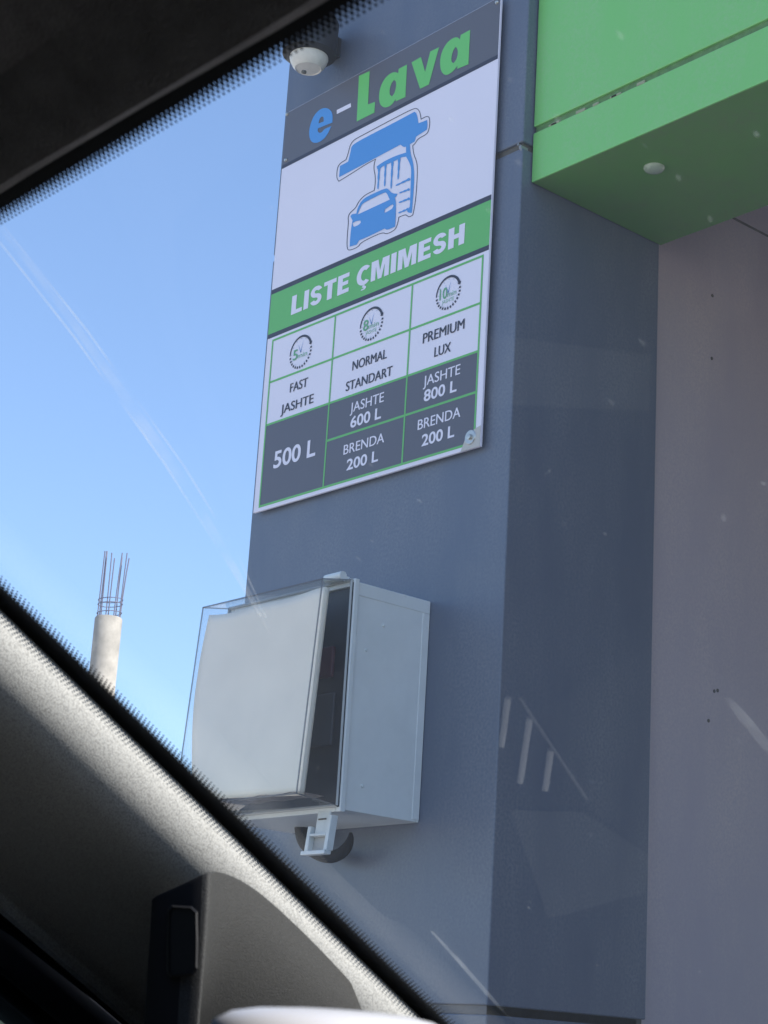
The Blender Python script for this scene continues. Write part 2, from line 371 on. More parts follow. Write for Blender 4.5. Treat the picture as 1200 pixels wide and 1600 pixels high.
GLY = {'L': (.60, [[(0, 0), (0, 1), (.26, 1), (.26, .21), (.6, .21), (.6, 0)]]), 'I': (.26, [[(0, 0), (0, 1), (.26, 1), (.26, 0)]]),
       'T': (.66, [[(0, .79), (0, 1), (.66, 1), (.66, .79), (.46, .79), (.46, 0), (.2, 0), (.2, .79)]]),
       'E': (.60, [[(0, 0), (0, 1), (.59, 1), (.59, .79), (.26, .79), (.26, .61), (.55, .61), (.55, .41), (.26, .41), (.26, .21), (.6, .21), (.6, 0)]]),
       'H': (.74, [[(0, 0), (0, 1), (.26, 1), (.26, .62), (.48, .62), (.48, 1), (.74, 1), (.74, 0), (.48, 0), (.48, .40), (.26, .40), (.26, 0)]]),
       'M': (.90, [[(0, 0), (0, 1), (.34, 1), (.45, .42), (.56, 1), (.9, 1), (.9, 0), (.67, 0), (.67, .68), (.545, 0), (.355, 0), (.23, .68), (.23, 0)]]),
       'S': (.64, None), 'Ç': (.66, None)}
def heading(text, s0, s1, tb, tc):
    total = sum(GLY[c][0] + .085 if c != ' ' else .30 for c in text) - .085; k = (s1 - s0) / total; x = 0
    for c in text:
        if c == ' ': x += .30; continue
        w_, polys = GLY[c]; m_ = MB(); P = lambda q: sg(s0 + (x + q[0]) * k, tb + (tc - tb) * q[1], 4)
        if polys:
            for pl in polys: m_.poly([P(q) for q in pl])
        else:
            for a, b_ in ([arc(.39, .5, .27, .39, 48, 312, .23, 24)] if c == 'Ç' else _s()):
                m_.grid([[P(q) for q in a], [P(q) for q in b_]])
            if c == 'Ç': m_.poly([P(q) for q in ((.34, -.015), (.46, -.015), (.44, -.07), (.52, -.10), (.53, -.19), (.44, -.25), (.27, -.25), (.28, -.19), (.39, -.185), (.40, -.14), (.31, -.11))])
        obj('letter', m_, white_print, sign); x += w_ + .085
heading('LISTE ÇMIMESH', .114, .897, .5455, .4993)
for args in (('FAST', .139, .2262, .7375, .7165), ('JASHTE', .1005, .261, .782, .761), ('NORMAL', .436, .591, .7395, .7185),
             ('STANDART', .412, .620, .783, .762), ('PREMIUM', .7445, .9155, .737, .715), ('LUX', .7965, .8645, .7765, .7555)):
    letter(*args, ink, 0, bold=.0016)['kind'] = 'stuff'
for args in (('JASHTE', .4396, .590, .8365, .8150), ('BRENDA', .4224, .603, .9285, .907), ('JASHTE', .757, .908, .833, .8115), ('BRENDA', .744, .9175, .9255, .904)):
    letter(*args, white_print, 0, bold=.0012)['kind'] = 'stuff'
for args in (('500 L', .086, .289, .909, .869), ('600 L', .4455, .582, .8725, .847), ('200 L', .4415, .581, .9665, .942), ('800 L', .763, .8965, .868, .843), ('200 L', .7645, .8965, .964, .939)):
    split_letters(letter(*args, white_print, .022))
# big name and logo, drawn as outlines on the board's own plane
HM = None
def _hom():
    src = ((458, 181), (792, -2), (756, 705), (398, 803)); dst = ((0, 0), (1, 0), (1, 1), (0, 1)); A = []
    for (x, y), (u, v) in zip(src, dst):
        A.append([x, y, 1, 0, 0, 0, -u * x, -u * y, u]); A.append([0, 0, 0, x, y, 1, -v * x, -v * y, v])
    n = 8
    for i in range(n):                       # Gauss elimination
        p = max(range(i, n), key=lambda r: abs(A[r][i])); A[i], A[p] = A[p], A[i]
        A[i] = [c / A[i][i] for c in A[i]]
        for r in range(n):
            if r != i: A[r] = [a - A[r][i] * c for a, c in zip(A[r], A[i])]
    return [A[i][8] for i in range(n)] + [1.0]
HM = _hom()
def st(x, y):
    w_ = HM[6] * x + HM[7] * y + HM[8]; return (HM[0] * x + HM[1] * y + HM[2]) / w_, (HM[3] * x + HM[4] * y + HM[5]) / w_
def smooth_pts(pts, it=2, corner=70):
    for _ in range(it):
        out = []; n = len(pts)
        for i in range(n):
            a, p, c = Vector(pts[i - 1]), Vector(pts[i]), Vector(pts[(i + 1) % n])
            ang = math.degrees((p - a).angle(c - p)) if (p - a).length > 0 and (c - p).length > 0 else 0
            if ang > corner: out.append(tuple(p))
            else: out += [tuple(p.lerp(a, .25)), tuple(p.lerp(c, .25))]
        pts = out
    return pts
def shape(name, outlines, material, l, k=1.0, ox=0, oy=0, smooth=2, corner=55):
    cu = bpy.data.curves.new('s', 'CURVE'); cu.dimensions = '2D'; cu.fill_mode = 'BOTH'
    for pts in outlines:
        q = [st(ox + x / k, oy + y / k) for x, y in pts]
        q = [(a * SW, c * SH) for a, c in q]
        q = smooth_pts(q, smooth, corner)
        sp = cu.splines.new('POLY'); sp.points.add(len(q) - 1); sp.use_cyclic_u = True
        for P_, (a, c) in zip(sp.points, q): P_.co = (a, -c, 0, 1)
    o = bpy.data.objects.new('s', cu); C.objects.link(o)
    dg = bpy.context.evaluated_depsgraph_get(); dg.update()
    me = bpy.data.meshes.new_from_object(o.evaluated_get(dg)); bpy.data.objects.remove(o); bpy.data.curves.remove(cu)
    for v in me.vertices: v.co = sg(v.co.x / SW, -v.co.y / SH, l)
    return link(name, me, material, sign)
LT = dict(k=4, ox=470, oy=30)
shape('letter', [[(235, 662), (238, 615), (226, 585), (195, 570), (160, 580), (125, 615), (102, 665), (90, 720), (95, 765), (112, 786), (140, 788), (175, 770), (205, 735), (228, 684),
                  (184, 702), (172, 720), (155, 728), (143, 715), (146, 698)], [(150, 668), (156, 640), (170, 624), (182, 627), (182, 655)]], blue_print, 4, **LT)
shape('letter', [[(263, 585), (350, 542), (351, 566), (263, 610)]], white_print, 4, smooth=0, **LT)
shape('letter', [[(402, 375), (468, 345), (456, 550), (500, 533), (495, 600), (385, 655)]], name_green, 4, smooth=0, **LT)
shape('letter', [[(700, 303), (688, 503), (628, 530), (627, 515), (610, 545), (578, 568), (545, 566), (526, 540), (524, 490), (535, 438), (560, 390), (595, 358), (625, 348), (645, 357), (648, 330)],
                 [(590, 462), (600, 422), (618, 398), (631, 408), (631, 440), (621, 480), (605, 500), (591, 490)]], name_green, 4, **LT)
shape('letter', [[(728, 290), (787, 256), (812, 348), (845, 222), (900, 195), (835, 425), (780, 452)]], name_green, 4, smooth=0, **LT)
shape('letter', [[(1095, 86), (1083, 298), (1012, 328), (1015, 308), (985, 345), (950, 367), (925, 362), (907, 330), (905, 270), (920, 215), (950, 165), (990, 135), (1018, 132), (1030, 147), (1036, 118)],
                 [(976, 262), (986, 217), (1003, 192), (1016, 204), (1017, 240), (1005, 275), (990, 292), (977, 285)]], name_green, 4, **LT)
LG = dict(k=6.6667, ox=520, oy=160)
OUT = [(90, 805), (97, 710), (122, 655), (190, 615), (213, 550), (232, 470), (268, 415), (320, 385), (700, 183), (900, 82), (942, 88), (967, 130), (976, 193), (1030, 163), (1062, 173), (1068, 230), (1057, 312), (1032, 357),
       (942, 402), (917, 445), (887, 475), (897, 560), (922, 620), (934, 680), (932, 800), (917, 1000), (897, 1130), (882, 1192), (847, 1214), (825, 1207), (805, 1187), (737, 1215), (724, 1280), (702, 1337), (660, 1367),
       (600, 1392), (565, 1372), (450, 1422), (340, 1477), (312, 1522), (220, 1560), (188, 1540), (193, 1400), (208, 1260), (203, 1210), (223, 1163), (285, 1113), (308, 1060), (348, 1010), (398, 970), (478, 932), (490, 850),
       (488, 770), (476, 720), (478, 660), (493, 617), (400, 667), (250, 762), (115, 844)]
cx_ = sum(p[0] for p in OUT) / len(OUT)
def inset(pts, d):
    n = len(pts); out = []
    for i in range(n):
        a, p, c = Vector(pts[i - 1]), Vector(pts[i]), Vector(pts[(i + 1) % n])
        n1 = Vector((-(p - a).y, (p - a).x)).normalized(); n2 = Vector((-(c - p).y, (c - p).x)).normalized()
        nn = (n1 + n2); nn = nn.normalized() if nn.length > 1e-6 else n1
        out.append(tuple(p + nn * d / max(.5, nn.dot(n1))))
    return out
shape('logo_outline', [OUT, inset(OUT, 7)], ink, 2, **LG)
shape('logo_canopy', [[(120, 798), (130, 682), (215, 637), (235, 560), (250, 490), (280, 447), (720, 222), (905, 122), (930, 140), (946, 242), (1036, 206), (1040, 250), (1035, 305), (920, 380), (905, 430), (855, 458), (860, 550),
                       (890, 650), (900, 800), (885, 1000), (870, 1167), (835, 1168), (820, 1150), (850, 1100), (855, 1000), (862, 830), (868, 700), (845, 640), (815, 585), (765, 592), (720, 620), (640, 655), (560, 690), (535, 725), (515, 715),
                       (508, 688), (560, 650), (640, 607), (720, 572), (815, 543), (815, 482), (790, 488), (758, 462), (500, 598)]], blue_print, 3, corner=40, **LG)
def drip(x0, y0, x1, y1, w0, w1):
    a, b_ = Vector((x0, y0)), Vector((x1, y1)); d = (b_ - a); nrm = Vector((-d.y, d.x)).normalized(); L, Rr = [], []
    for i in range(9):
        t = i / 8; w_ = (w0 + (w1 - w0) * t) * (1 + .35 * math.sin(i * 2.1)); p = a + d * t
        L.append(tuple(p + nrm * w_)); Rr.append(tuple(p - nrm * w_))
    shape('logo_water_jet', [L + Rr[::-1]], blue_print, 4, smooth=1, **LG)
for q in ((535, 690, 520, 920, 11, 6), (602, 655, 590, 892, 10, 6), (674, 625, 656, 915, 11, 6), (744, 600, 730, 820, 12, 6),
          (855, 815, 705, 885, 12, 6), (850, 922, 742, 962, 11, 6), (852, 1018, 735, 1062, 12, 6), (840, 1125, 730, 1170, 11, 6)):
    drip(*q)
shape('logo_car', [[(222, 1517), (230, 1400), (245, 1290), (255, 1245), (233, 1200), (250, 1180), (295, 1172), (310, 1110), (350, 1040), (410, 995), (600, 910), (630, 923), (665, 965), (722, 970), (716, 990), (695, 1010), (707, 1060),
                    (702, 1200), (696, 1310), (610, 1347), (588, 1330), (440, 1402), (320, 1452), (295, 1495)],
                   [(305, 1185), (345, 1090), (375, 1060), (590, 953), (612, 962), (642, 1030)], [(255, 1272), (290, 1252), (335, 1245), (341, 1265), (320, 1290), (270, 1312), (257, 1297)],
                   [(585, 1162), (592, 1130), (670, 1078), (681, 1095), (665, 1125), (600, 1164)]], blue_print, 4, corner=40, smooth=1, **LG)
# clock pictograms
def clock(s, t, rad, num, word):
    def cp(a, r): return sg(s + r * math.cos(a) / SW, t - r * math.sin(a) / SH, 4)
    m_ = MB(); k = 28; a0, a1 = R(182), R(22)
    for i in range(k):
        p, q = a0 + (a1 - a0) * i / k, a0 + (a1 - a0) * (i + 1) / k; w0, w1 = .0022 + .0022 * i / k, .0022 + .0022 * (i + 1) / k
        m_.poly([cp(p, rad - w0), cp(q, rad - w1), cp(q, rad + w1 * .4), cp(p, rad + w0 * .4)])
    m_.poly([cp(a1 + .02, rad - .0075), cp(a1 - .17, rad - .001), cp(a1 + .02, rad + .0042)])
    for i in range(14):
        a = R(186) + (R(370) - R(186)) * (i + .5) / 14
        m_.poly([cp(a - .06, rad - .0042), cp(a - .06, rad + .0012), cp(a + .06, rad + .0012), cp(a + .06, rad - .0042)])
    obj('clock_ring', m_, ink, sign)
    m_ = MB()
    for i in range(12):
        a = i * math.pi / 6; m_.poly([cp(a - .03, rad * .80), cp(a - .03, rad * .86), cp(a + .03, rad * .86), cp(a + .03, rad * .80)])
    obj('clock_ticks', m_, mat('pale_blue_ink', (.42, .48, .62), .45), sign)
    m_ = MB()
    for a, r in ((R(75), .72), (R(118), .62)): m_.poly([cp(a - 1.2, .0013), cp(a, rad * r), cp(a + 1.2, .0013)])
    m_.poly([cp(i * math.pi / 4, .0018) for i in range(8)])
    obj('clock_hands', m_, mat('mid_blue_ink', (.2, .33, .6), .45), sign)
    fine = mat('fine_green_ink', (.22, .47, .28), .45)
    yb = t + (.011 if word else .015)
    x0, x1 = (-.027, -.010) if len(num) == 1 else (-.026, -.003)
    kk = letter(num, s + x0 / SW, s + x1 / SW, yb, yb - .0245, mat('number_green_ink', (.14, .40, .2), .45), .012, 5); kk['kind'] = 'stuff'
    letter('min', s + (x1 + .001) / SW, s + .024 / SW, yb - .001, yb - .0125, fine, 0, 5)
    kk['kind'] = 'stuff'
    if word: letter(word, s - .018 / SW, s + .018 / SW, t + .0215, t + .0135, fine, -.005)
clock(.1785, .647, .0385, '5', '')
clock(.5115, .646, .0372, '8', 'JASHTE')
clock(.8413, .643, .0362, '10', 'JASHTE')
# fixings
b = MB(); b.lathe(sg(.962, .976) , (0, -1, 0), [(.0155, -.001), (.0155, .0015), (.014, .003), (.006, .003), (.0055, .0075), (.002, .008)], 20); obj('washer', b, alu, sign, True)
b = MB(); b.poly([sg(.925, 1.0, 4), sg(.94, .979, 6), sg(.970, .963, 9), sg(.9995, .957, 4), sg(.9995, 1.0, 4)]); obj('torn_corner', b, mat('bare_board', (.5, .48, .44), .5), sign)
for s, t in ((.006, .005), (.02, .13), (.985, .012)):
    b = MB(); b.lathe(sg(s, t), (0, -1, 0), [(.0045, -.001), (.0045, .002), (.003, .004), (.001, .0045)], 12); obj('rivet', b, alu, sign, True)

# ---------------------------------------------------------------- electrical enclosure
U0, U1, BZ0, BZ1, BD = .204, .591, .441, .8715, -.196
enc = thing('electrical_enclosure', 'grey electrical box with clear cover and paper inside, below the price sign', 'electrical box', uvz((U0 + U1) / 2, 0, BZ0))
b = MB(); wl = .006
b.ubox((U0, U1), (-.008, -.001), (BZ0, BZ1)); b.ubox((U0, U0 + wl), (BD + .01, -.0085), (BZ0, BZ1)); b.ubox((U1 - wl, U1), (BD + .01, -.0085), (BZ0, BZ1))
b.ubox((U0 + wl, U1 - wl), (BD + .01, -.0085), (BZ0, BZ0 + wl)); b.ubox((U0 + wl, U1 - wl), (BD + .01, -.0085), (BZ1 - wl, BZ1))
b.bevel(.0012, 2); obj('base', b, box_pl, enc)
# raised rim round the opening, and the moulded border on the right side
b = MB(); e = .0045
for u, z in (((U0 - e, U0 + .010), (BZ0 - e, BZ1 + e)), ((U1 - .010, U1 + e), (BZ0 - e, BZ1 + e)), ((U0 + .0102, U1 - .0102), (BZ0 - e, BZ0 + .010)), ((U0 + .0102, U1 - .0102), (BZ1 - .010, BZ1 + e))):
    b.ubox(u, (BD - .002, BD + .0105), z)
b.bevel(.002, 2); obj('rim', b, box_pl, enc)
b = MB()
b.ubox((U0 - .0012, U0 + .002), (BD + .012, -.0015), (BZ1 - .026, BZ1 - .0012)); b.ubox((U0 - .0012, U0 + .002), (-.019, -.0015), (BZ0 + .004, BZ1 - .0265))
b.bevel(.0006, 1); obj('side_border', b, box_pl, enc)
b = MB(); b.ubox((U0 + .0105, U1 - .0105), (BD + .004, BD + .009), (BZ0 + .0105, BZ1 - .0105)); obj('shade_sheet', b, dark_in, enc)  # dark sheet across the opening: the shaded inside put into its colour
b = MB(); b.ubox((U0 + .045, U0 + .085), (BD - .006, BD + .0035), (BZ0 + .25, BZ0 + .31)); b.bevel(.003, 2); obj('breaker', b, red_pl, enc)
b = MB(); b.ubox((U0 + .035, U0 + .115), (BD - .004, BD + .0035), (BZ0 + .12, BZ0 + .22)); b.bevel(.003, 2); obj('breaker', b, mat('grey_breaker', (.05, .055, .07), .5), enc)
for v, z in ((-.118, .80), (-.157, .745), (-.145, .49)):
    b = MB(); b.lathe(uvz(U0, v, z), (1, 0, 0), [(.0035, -.001), (.0035, .0015), (.002, .0025)], 10); obj('screw', b, latch_pl, enc, True)
# clear cover, its front leaning out at the foot
CU0, CU1 = U0 + .002, U1 + .004
CV = BD - .0045
ct, cb_, vt, vb = BZ1 + .001, BZ0 + .006, -.268, -.293
tpu = .004
def cpt(u, f, z, inset_=0):                  # f 0 at the rim, 1 at the front
    k = (z - cb_) / (ct - cb_); vf = vb + (vt - vb) * k; v = CV + (vf - CV) * f
    return uvz(u, v, z)
zf0, zf1 = cb_ + .010, ct - .012
A0 = [cpt(CU0, 0, cb_), cpt(CU1, 0, cb_), cpt(CU1, 0, ct), cpt(CU0, 0, ct)]
fr = [uvz(CU0 + tpu, vb, zf0), uvz(CU1 - tpu, vb, zf0), uvz(CU1 - tpu, vt, zf1), uvz(CU0 + tpu, vt, zf1)]
def shell(corn_back, corn_front):
    m_ = MB(); vb_ = [m_.bm.verts.new(p) for p in corn_back]; vf_ = [m_.bm.verts.new(p) for p in corn_front]
    m_.bm.faces.new(vf_)
    for i in range(4): m_.bm.faces.new((vb_[i], vb_[(i + 1) % 4], vf_[(i + 1) % 4], vf_[i]))
    return m_
b = shell(A0, fr)
ed = [e_ for e_ in b.bm.edges if not e_.is_boundary]
bmesh.ops.bevel(b.bm, geom=ed, offset=.006, segments=3, affect='EDGES', profile=.5)
cov = obj('cover', b, cover_m, enc, True)
b = MB()
for i in range(4):
    b.tube([fr[i], fr[(i + 1) % 4]], .0017, 6); b.tube([A0[i], fr[i]], .0014, 6)
obj('moulded_edge', b, edge_m, cov, True)
b = MB()
for i in range(4): b.tube([A0[i], A0[(i + 1) % 4]], .0032, 6)
obj('cover_flange', b, mat('cloudy_plastic', (.42, .43, .42), .35), cov, True)
b = MB(); b.ubox((U0 - .001, U0 + .007), (BD - .0045, BD - .0021), (BZ0 + .004, BZ1 - .004)); obj('gasket', b, rubber, enc)
# dust on the cover's foot
b = MB(); q0, q1 = fr[0], fr[1]
b.grid([[q0.lerp(q1, i / 16) + Vector((0, .004 + (.06 * j / 3), .003 + .0015 * math.sin(i * 1.7 + j))) for i in range(17)] for j in range(4)])
obj('dust', b, mat('dust', (.3, .26, .24), .95, noise=.35, nscale=60), cov)
# sheet of paper, bowed, curling back at its right edge
rows = []; N = 22
tl, bl_, = (333, 968), (299, 1262)
for j in range(N + 1):
    t = j / N; y = 0
    le = Vector((327, 961)).lerp(Vector((296, 1250)), t) + Vector((-9 * math.sin(math.pi * min(1, t * 1.15)), 0))
    re = Vector((507, 922)).lerp(Vector((470, 1243)), t)
    row = []
    for i in range(15):
        f = i / 14; p = le.lerp(re, f); p.y += (3 * math.sin(f * 5) + 2 * math.sin(f * 11)) * (1 - t) * (1 - t)
        v = (vt + (vb - vt) * t) + .0085 + .003 * math.sin(f * math.pi) * (1 - abs(2 * t - 1))
        row.append(on_v(p.x, p.y, v))
    c1 = row[-1]; wdt = (.011 + .006 * math.sin(t * 3) - (.005 if t < .05 else 0))
    row += [c1 + Vector((wdt * .25, .0015, 0)), c1 + Vector((wdt * .45, .006, .0)), c1 + Vector((wdt * .5, .011, 0))]
    for q in row:                             # keep the sheet inside the cover
        q.x = min(max(q.x, X0 - CU1 + .006), X0 - CU0 - .006)
    rows.append(row)
b = MB(); b.grid(rows); pp = obj('paper', b, paper_m, enc, True)
sm = pp.modifiers.new('thick', 'SOLIDIFY'); sm.thickness = .0005
# hinges at the top and the latch below
for u in (CU0 + .012,):
    b = MB(); b.tube([uvz(u, CV - .012, ct + .008), uvz(u + .05, CV - .012, ct + .008)], .0085, 16)
    b.ubox((u + .006, u + .044), (CV - .012, BD + .004), (ct - .001, ct + .010)); obj('hinge', b, box_pl, enc, True)
lt = MB()
LV = CV - .004
def lp(u, z, dv=0): return uvz(u, LV + dv - (BZ0 - z) * .12, z)
def lbar(u0, u1, z0, z1, th=.008, dv=0):
    lt.hull8([lp(u0, z0, dv), lp(u1, z0, dv), lp(u1, z0, dv + th), lp(u0, z0, dv + th), lp(u0, z1, dv), lp(u1, z1, dv), lp(u1, z1, dv + th), lp(u0, z1, dv + th)])
lbar(.226, .262, .392, .440, .004, .006)                     # tongue
lbar(.213, .2225, .366, .430, .016); lbar(.2685, .2775, .366, .412, .016)     # cheeks
lbar(.2228, .2682, .393, .398, .012); lbar(.210, .279, .358, .3655, .016, -.006)   # cross bar and lip
lt.bevel(.0012, 2); lat = obj('latch', lt, latch_pl, enc)
b = MB(); b.hull8([lp(.2228, .3665, .012), lp(.2682, .3665, .012), lp(.2682, .3665, .014), lp(.2228, .3665, .014), lp(.2228, .392, .012), lp(.2682, .392, .012), lp(.2682, .392, .014), lp(.2228, .392, .014)])
obj('latch_plate', b, mat('dusty_latch', (.45, .43, .4), .6), lat)
b = MB(); b.hull8([lp(.234, .423, .0045), lp(.256, .423, .0045), lp(.256, .423, .0065), lp(.234, .423, .0065), lp(.234, .426, .0045), lp(.256, .426, .0045), lp(.256, .426, .0065), lp(.234, .426, .0065)])
obj('latch_slot', b, joint, lat)
# black rubber loop curling out below the box
HV = -.045
pts = [on_v(x, y, HV) for x, y in ((474, 1255), (474, 1296), (478, 1316), (492, 1332), (512, 1340), (530, 1336), (543, 1324), (548, 1310), (548, 1301))]
rad = [.019, .019, .017, .013, .0125, .012, .0105, .007, .003]
def refine(p, r, it=2):
    p = [Vector(q) for q in p]
    for _ in range(it):
        np_, nr = [p[0]], [r[0]]
        for i in range(len(p) - 1):
            np_ += [p[i].lerp(p[i + 1], .25), p[i].lerp(p[i + 1], .75)]; nr += [r[i] * .75 + r[i + 1] * .25, r[i] * .25 + r[i + 1] * .75]
        np_.append(p[-1]); nr.append(r[-1]); p, r = np_, nr
    return p, r
pts, rad = refine(pts, rad)
b = MB(); b.tube(pts, rad, 14); obj('cable_loop', b, rubber, enc, True)

# ---------------------------------------------------------------- lamp over the sign
LVv = -.085
lc = on_v(483, 88, LVv)
lamp = thing('wall_lamp', 'dark drum lamp with a white plastic bowl under it, high on the pillar', 'lamp', Vector((lc.x, Y0, lc.z)))
b = MB(); b.lathe(lc, (0, 0, 1), [(.050, -.003), (.062, .003), (.064, .085), (.056, .098), (.02, .103)], 32); b.ubox((X0 - lc.x - .008, X0 - lc.x + .03), (LVv + .045, -.0015), (lc.z - EYE.z + .03, lc.z - EYE.z + .08)); obj('head', b, mat('lamp_housing', (.014, .014, .016), .5), lamp, True)
b = MB(); b.lathe(lc, (0, 0, -1), [(.0445, .0015), (.045, .006), (.043, .014), (.037, .026), (.030, .033), (.028, .031), (.02, .032), (.004, .033)], 32); obj('bowl', b, mat('aged_white_plastic', (.66, .63, .56), .45, noise=.1, nscale=50), lamp, True)
b = MB(); b.lathe(on_v(473, 112, LVv - .036), (.1, -1, -.3), [(.0045, -.008), (.0045, .0), (.003, .0006)], 10); obj('screw', b, joint, lamp)

# ---------------------------------------------------------------- unfinished column far behind
d = ray(170, 965); k = 20.0 / math.hypot(d.x, d.y); top = EYE + d * k
col = thing('concrete_column', 'unfinished round concrete column with bare reinforcing bars against the sky', 'column', (top.x, top.y, 0))
b = MB(); rr = .152; prof = [(rr, 0)] + [(rr * (1 + .008 * math.sin(i * 1.9)), top.z * i / 14) for i in range(1, 14)] + [(rr, top.z - .02), (rr - .012, top.z)]
b.lathe((top.x, top.y, 0), (0, 0, 1), prof, 28); obj('shaft', b, conc, col, True)
side = Vector((d.y, -d.x, 0)).normalized(); away = Vector((d.x, d.y, 0)).normalized()
for i in range(9):
    a = 2 * math.pi * i / 9 + .25; p = Vector((top.x, top.y, top.z - .03)) + (side * math.cos(a) + away * math.sin(a)) * .125
    tipz = .78 + random.uniform(-.05, .04); lean = side * (.012 + random.uniform(-.018, .018)) + (side * math.cos(a)) * .01
    b = MB(); b.tube([p, p + Vector((0, 0, .28)) + lean * .2, p + Vector((0, 0, .55)) + lean * .6, p + Vector((0, 0, tipz)) + lean], .0075, 6); obj('reinforcing_bar', b, rebar_m, col, True)
for h in (.05, .15, .2):
    b = MB(); pts = [Vector((top.x, top.y, top.z + h)) + (side * math.cos(a) + away * math.sin(a)) * .135 + Vector((0, 0, .012 * math.cos(a))) for a in [2 * math.pi * i / 20 for i in range(21)]]
    b.tube(pts, .005, 5); obj('stirrup', b, rebar_m, col, True)

# ---------------------------------------------------------------- the car round the eye
car = thing('car', 'dark car interior with sunlit fabric windshield pillar and black headliner framing the view', 'car', (0, 0, 0))
RHO = R(29); Nn = Vector((0, math.sin(RHO), math.cos(RHO))); Sl = Vector((0, math.cos(RHO), -math.sin(RHO)))
dH = ray(260, 150); Hd = EYE + dH * (.27 / dH.y)
def on_glass(x, y, off=0):
    d = ray(x, y); return EYE + d * ((Nn.dot(Hd - EYE) + off) / Nn.dot(d))
PA, PB = on_glass(0, 940), on_glass(690, 1612)
Rd = (PB - PA).normalized(); Q = Rd.cross(Nn).normalized(); Q = Q if Q.x < 0 else -Q
DASH = EYE.z - .03
def wpt(x, w): return Vector((x, Hd.y, Hd.z)) + Sl * w
WEND = (Hd.z - DASH) / math.sin(RHO)
def left_x(w):                               # left rim of the glass at slope distance w
    t = (wpt(0, w) - PA).dot(Vector((0, Sl.y, Sl.z))) / Rd.dot(Vector((0, Sl.y, Sl.z))); return (PA + Rd * t).x
NW = 10
b = MB(); b.grid([[wpt(left_x(w) - .03 + (.76 - left_x(w) + .03) * i / 6, w) for i in range(7)] for w in [-.05 + (WEND + .05) * j / NW for j in range(NW + 1)]])
ws = obj('windshield', b, glass_m, car)
IN = -Nn * .0012
# printed black border: along the header and along the pillar, fading out in dots
b = MB(); b.poly([wpt(-.9, -.06) + IN, wpt(.76, -.06) + IN, wpt(.76, .0006) + IN, wpt(-.9, .0006) + IN])
obj('frit_band', b, frit_m, ws)
b = MB()
bw = .011                                   # printed width inside the pillar trim
rim = lambda t, o: PA + Rd * t - Q * o
b.poly([rim(-.55, -.05) + IN * 1.3, rim(.5, -.05) + IN * 1.3, rim(.5, bw) + IN * 1.3, rim(-.55, bw) + IN * 1.3])
obj('frit_band', b, frit_m, ws)
b = MB(); P1, P2 = .0025, .0016
def dot(c, ex, ey, r, n=8):
    b.poly([c + (ex * math.cos(2 * math.pi * k / n) + ey * math.sin(2 * math.pi * k / n)) * r for k in range(n)])
ex = Vector((1, 0, 0))
for j in range(6):
    r = (1.3, 1.1, .94, .8, .64, .46)[j] * .00125
    for i in range(250):
        dot(wpt(-.78 + i * P1 + (j % 2) * P1 / 2, .0006 + P2 * j * .92) + IN * 1.2, ex, Sl, r)
for j in range(6):
    r = (1.35, 1.2, 1.0, .82, .64, .46)[j] * .00135
    for i in range(280):
        dot(rim(-.15 + i * .0027 + (j % 2) * .00135, bw + .0024 * j) + IN * 1.4, Rd, Q, r)
o = obj('frit_dots', b, frit_m, ws); o['kind'] = 'stuff'
# wiper smears, specks
smear = dirt_mat('smear', .2, nscale=45)
def streak(pts, w):
    m_ = MB(); L, Rr = [], []
    P = [on_glass(*p) + IN for p in pts]
    for i, p in enumerate(P):
        d = (P[min(i + 1, len(P) - 1)] - P[max(i - 1, 0)]).normalized(); s = d.cross(Nn).normalized(); ww = w[i] if isinstance(w, (list, tuple)) else w
        L.append(p + s * ww); Rr.append(p - s * ww)
    m_.grid([L, Rr]); return m_
obj('smear', streak([(2, 352), (60, 425), (120, 505), (190, 605), (260, 708), (330, 820), (385, 915), (425, 985)], [.001, .0016, .0022, .003, .0035, .003, .002, .0012]), smear, ws)
obj('smear', streak([(0, 372), (120, 525), (260, 722), (360, 880), (410, 960)], .00035), dirt_mat('scratch', .65, nscale=25), ws)
obj('smear', streak([(8, 350), (140, 515), (290, 725), (372, 860), (418, 962)], .0003), MATS['scratch'], ws)
obj('smear', streak([(676, 1452), (720, 1500), (765, 1552), (800, 1590)], [.0012, .002, .002, .001]), dirt_mat('smear_b', .22, nscale=30), ws)
obj('smear', streak([(1138, 1085), (1165, 1120), (1215, 1180)], [.0015, .0028, .0025]), MATS['smear_b'], ws)
b = MB()
for i in range(95):
    x, y = random.uniform(380, 1200), random.uniform(20, 1590); c = on_glass(x, y) + IN; r = random.choice((.0005, .0006, .0007, .0009, .0012))
    n = 7; r *= .8; ph = random.random() * 6
    b.poly([c + (ex * math.cos(2 * math.pi * k / n) + Sl * 1.6 * math.sin(2 * math.pi * k / n)) * r * (1 + .35 * math.sin(k * 2.3 + ph)) for k in range(n)])
o = obj('specks', b, dirt_mat('speck', .13, nscale=300), ws); o['kind'] = 'stuff'
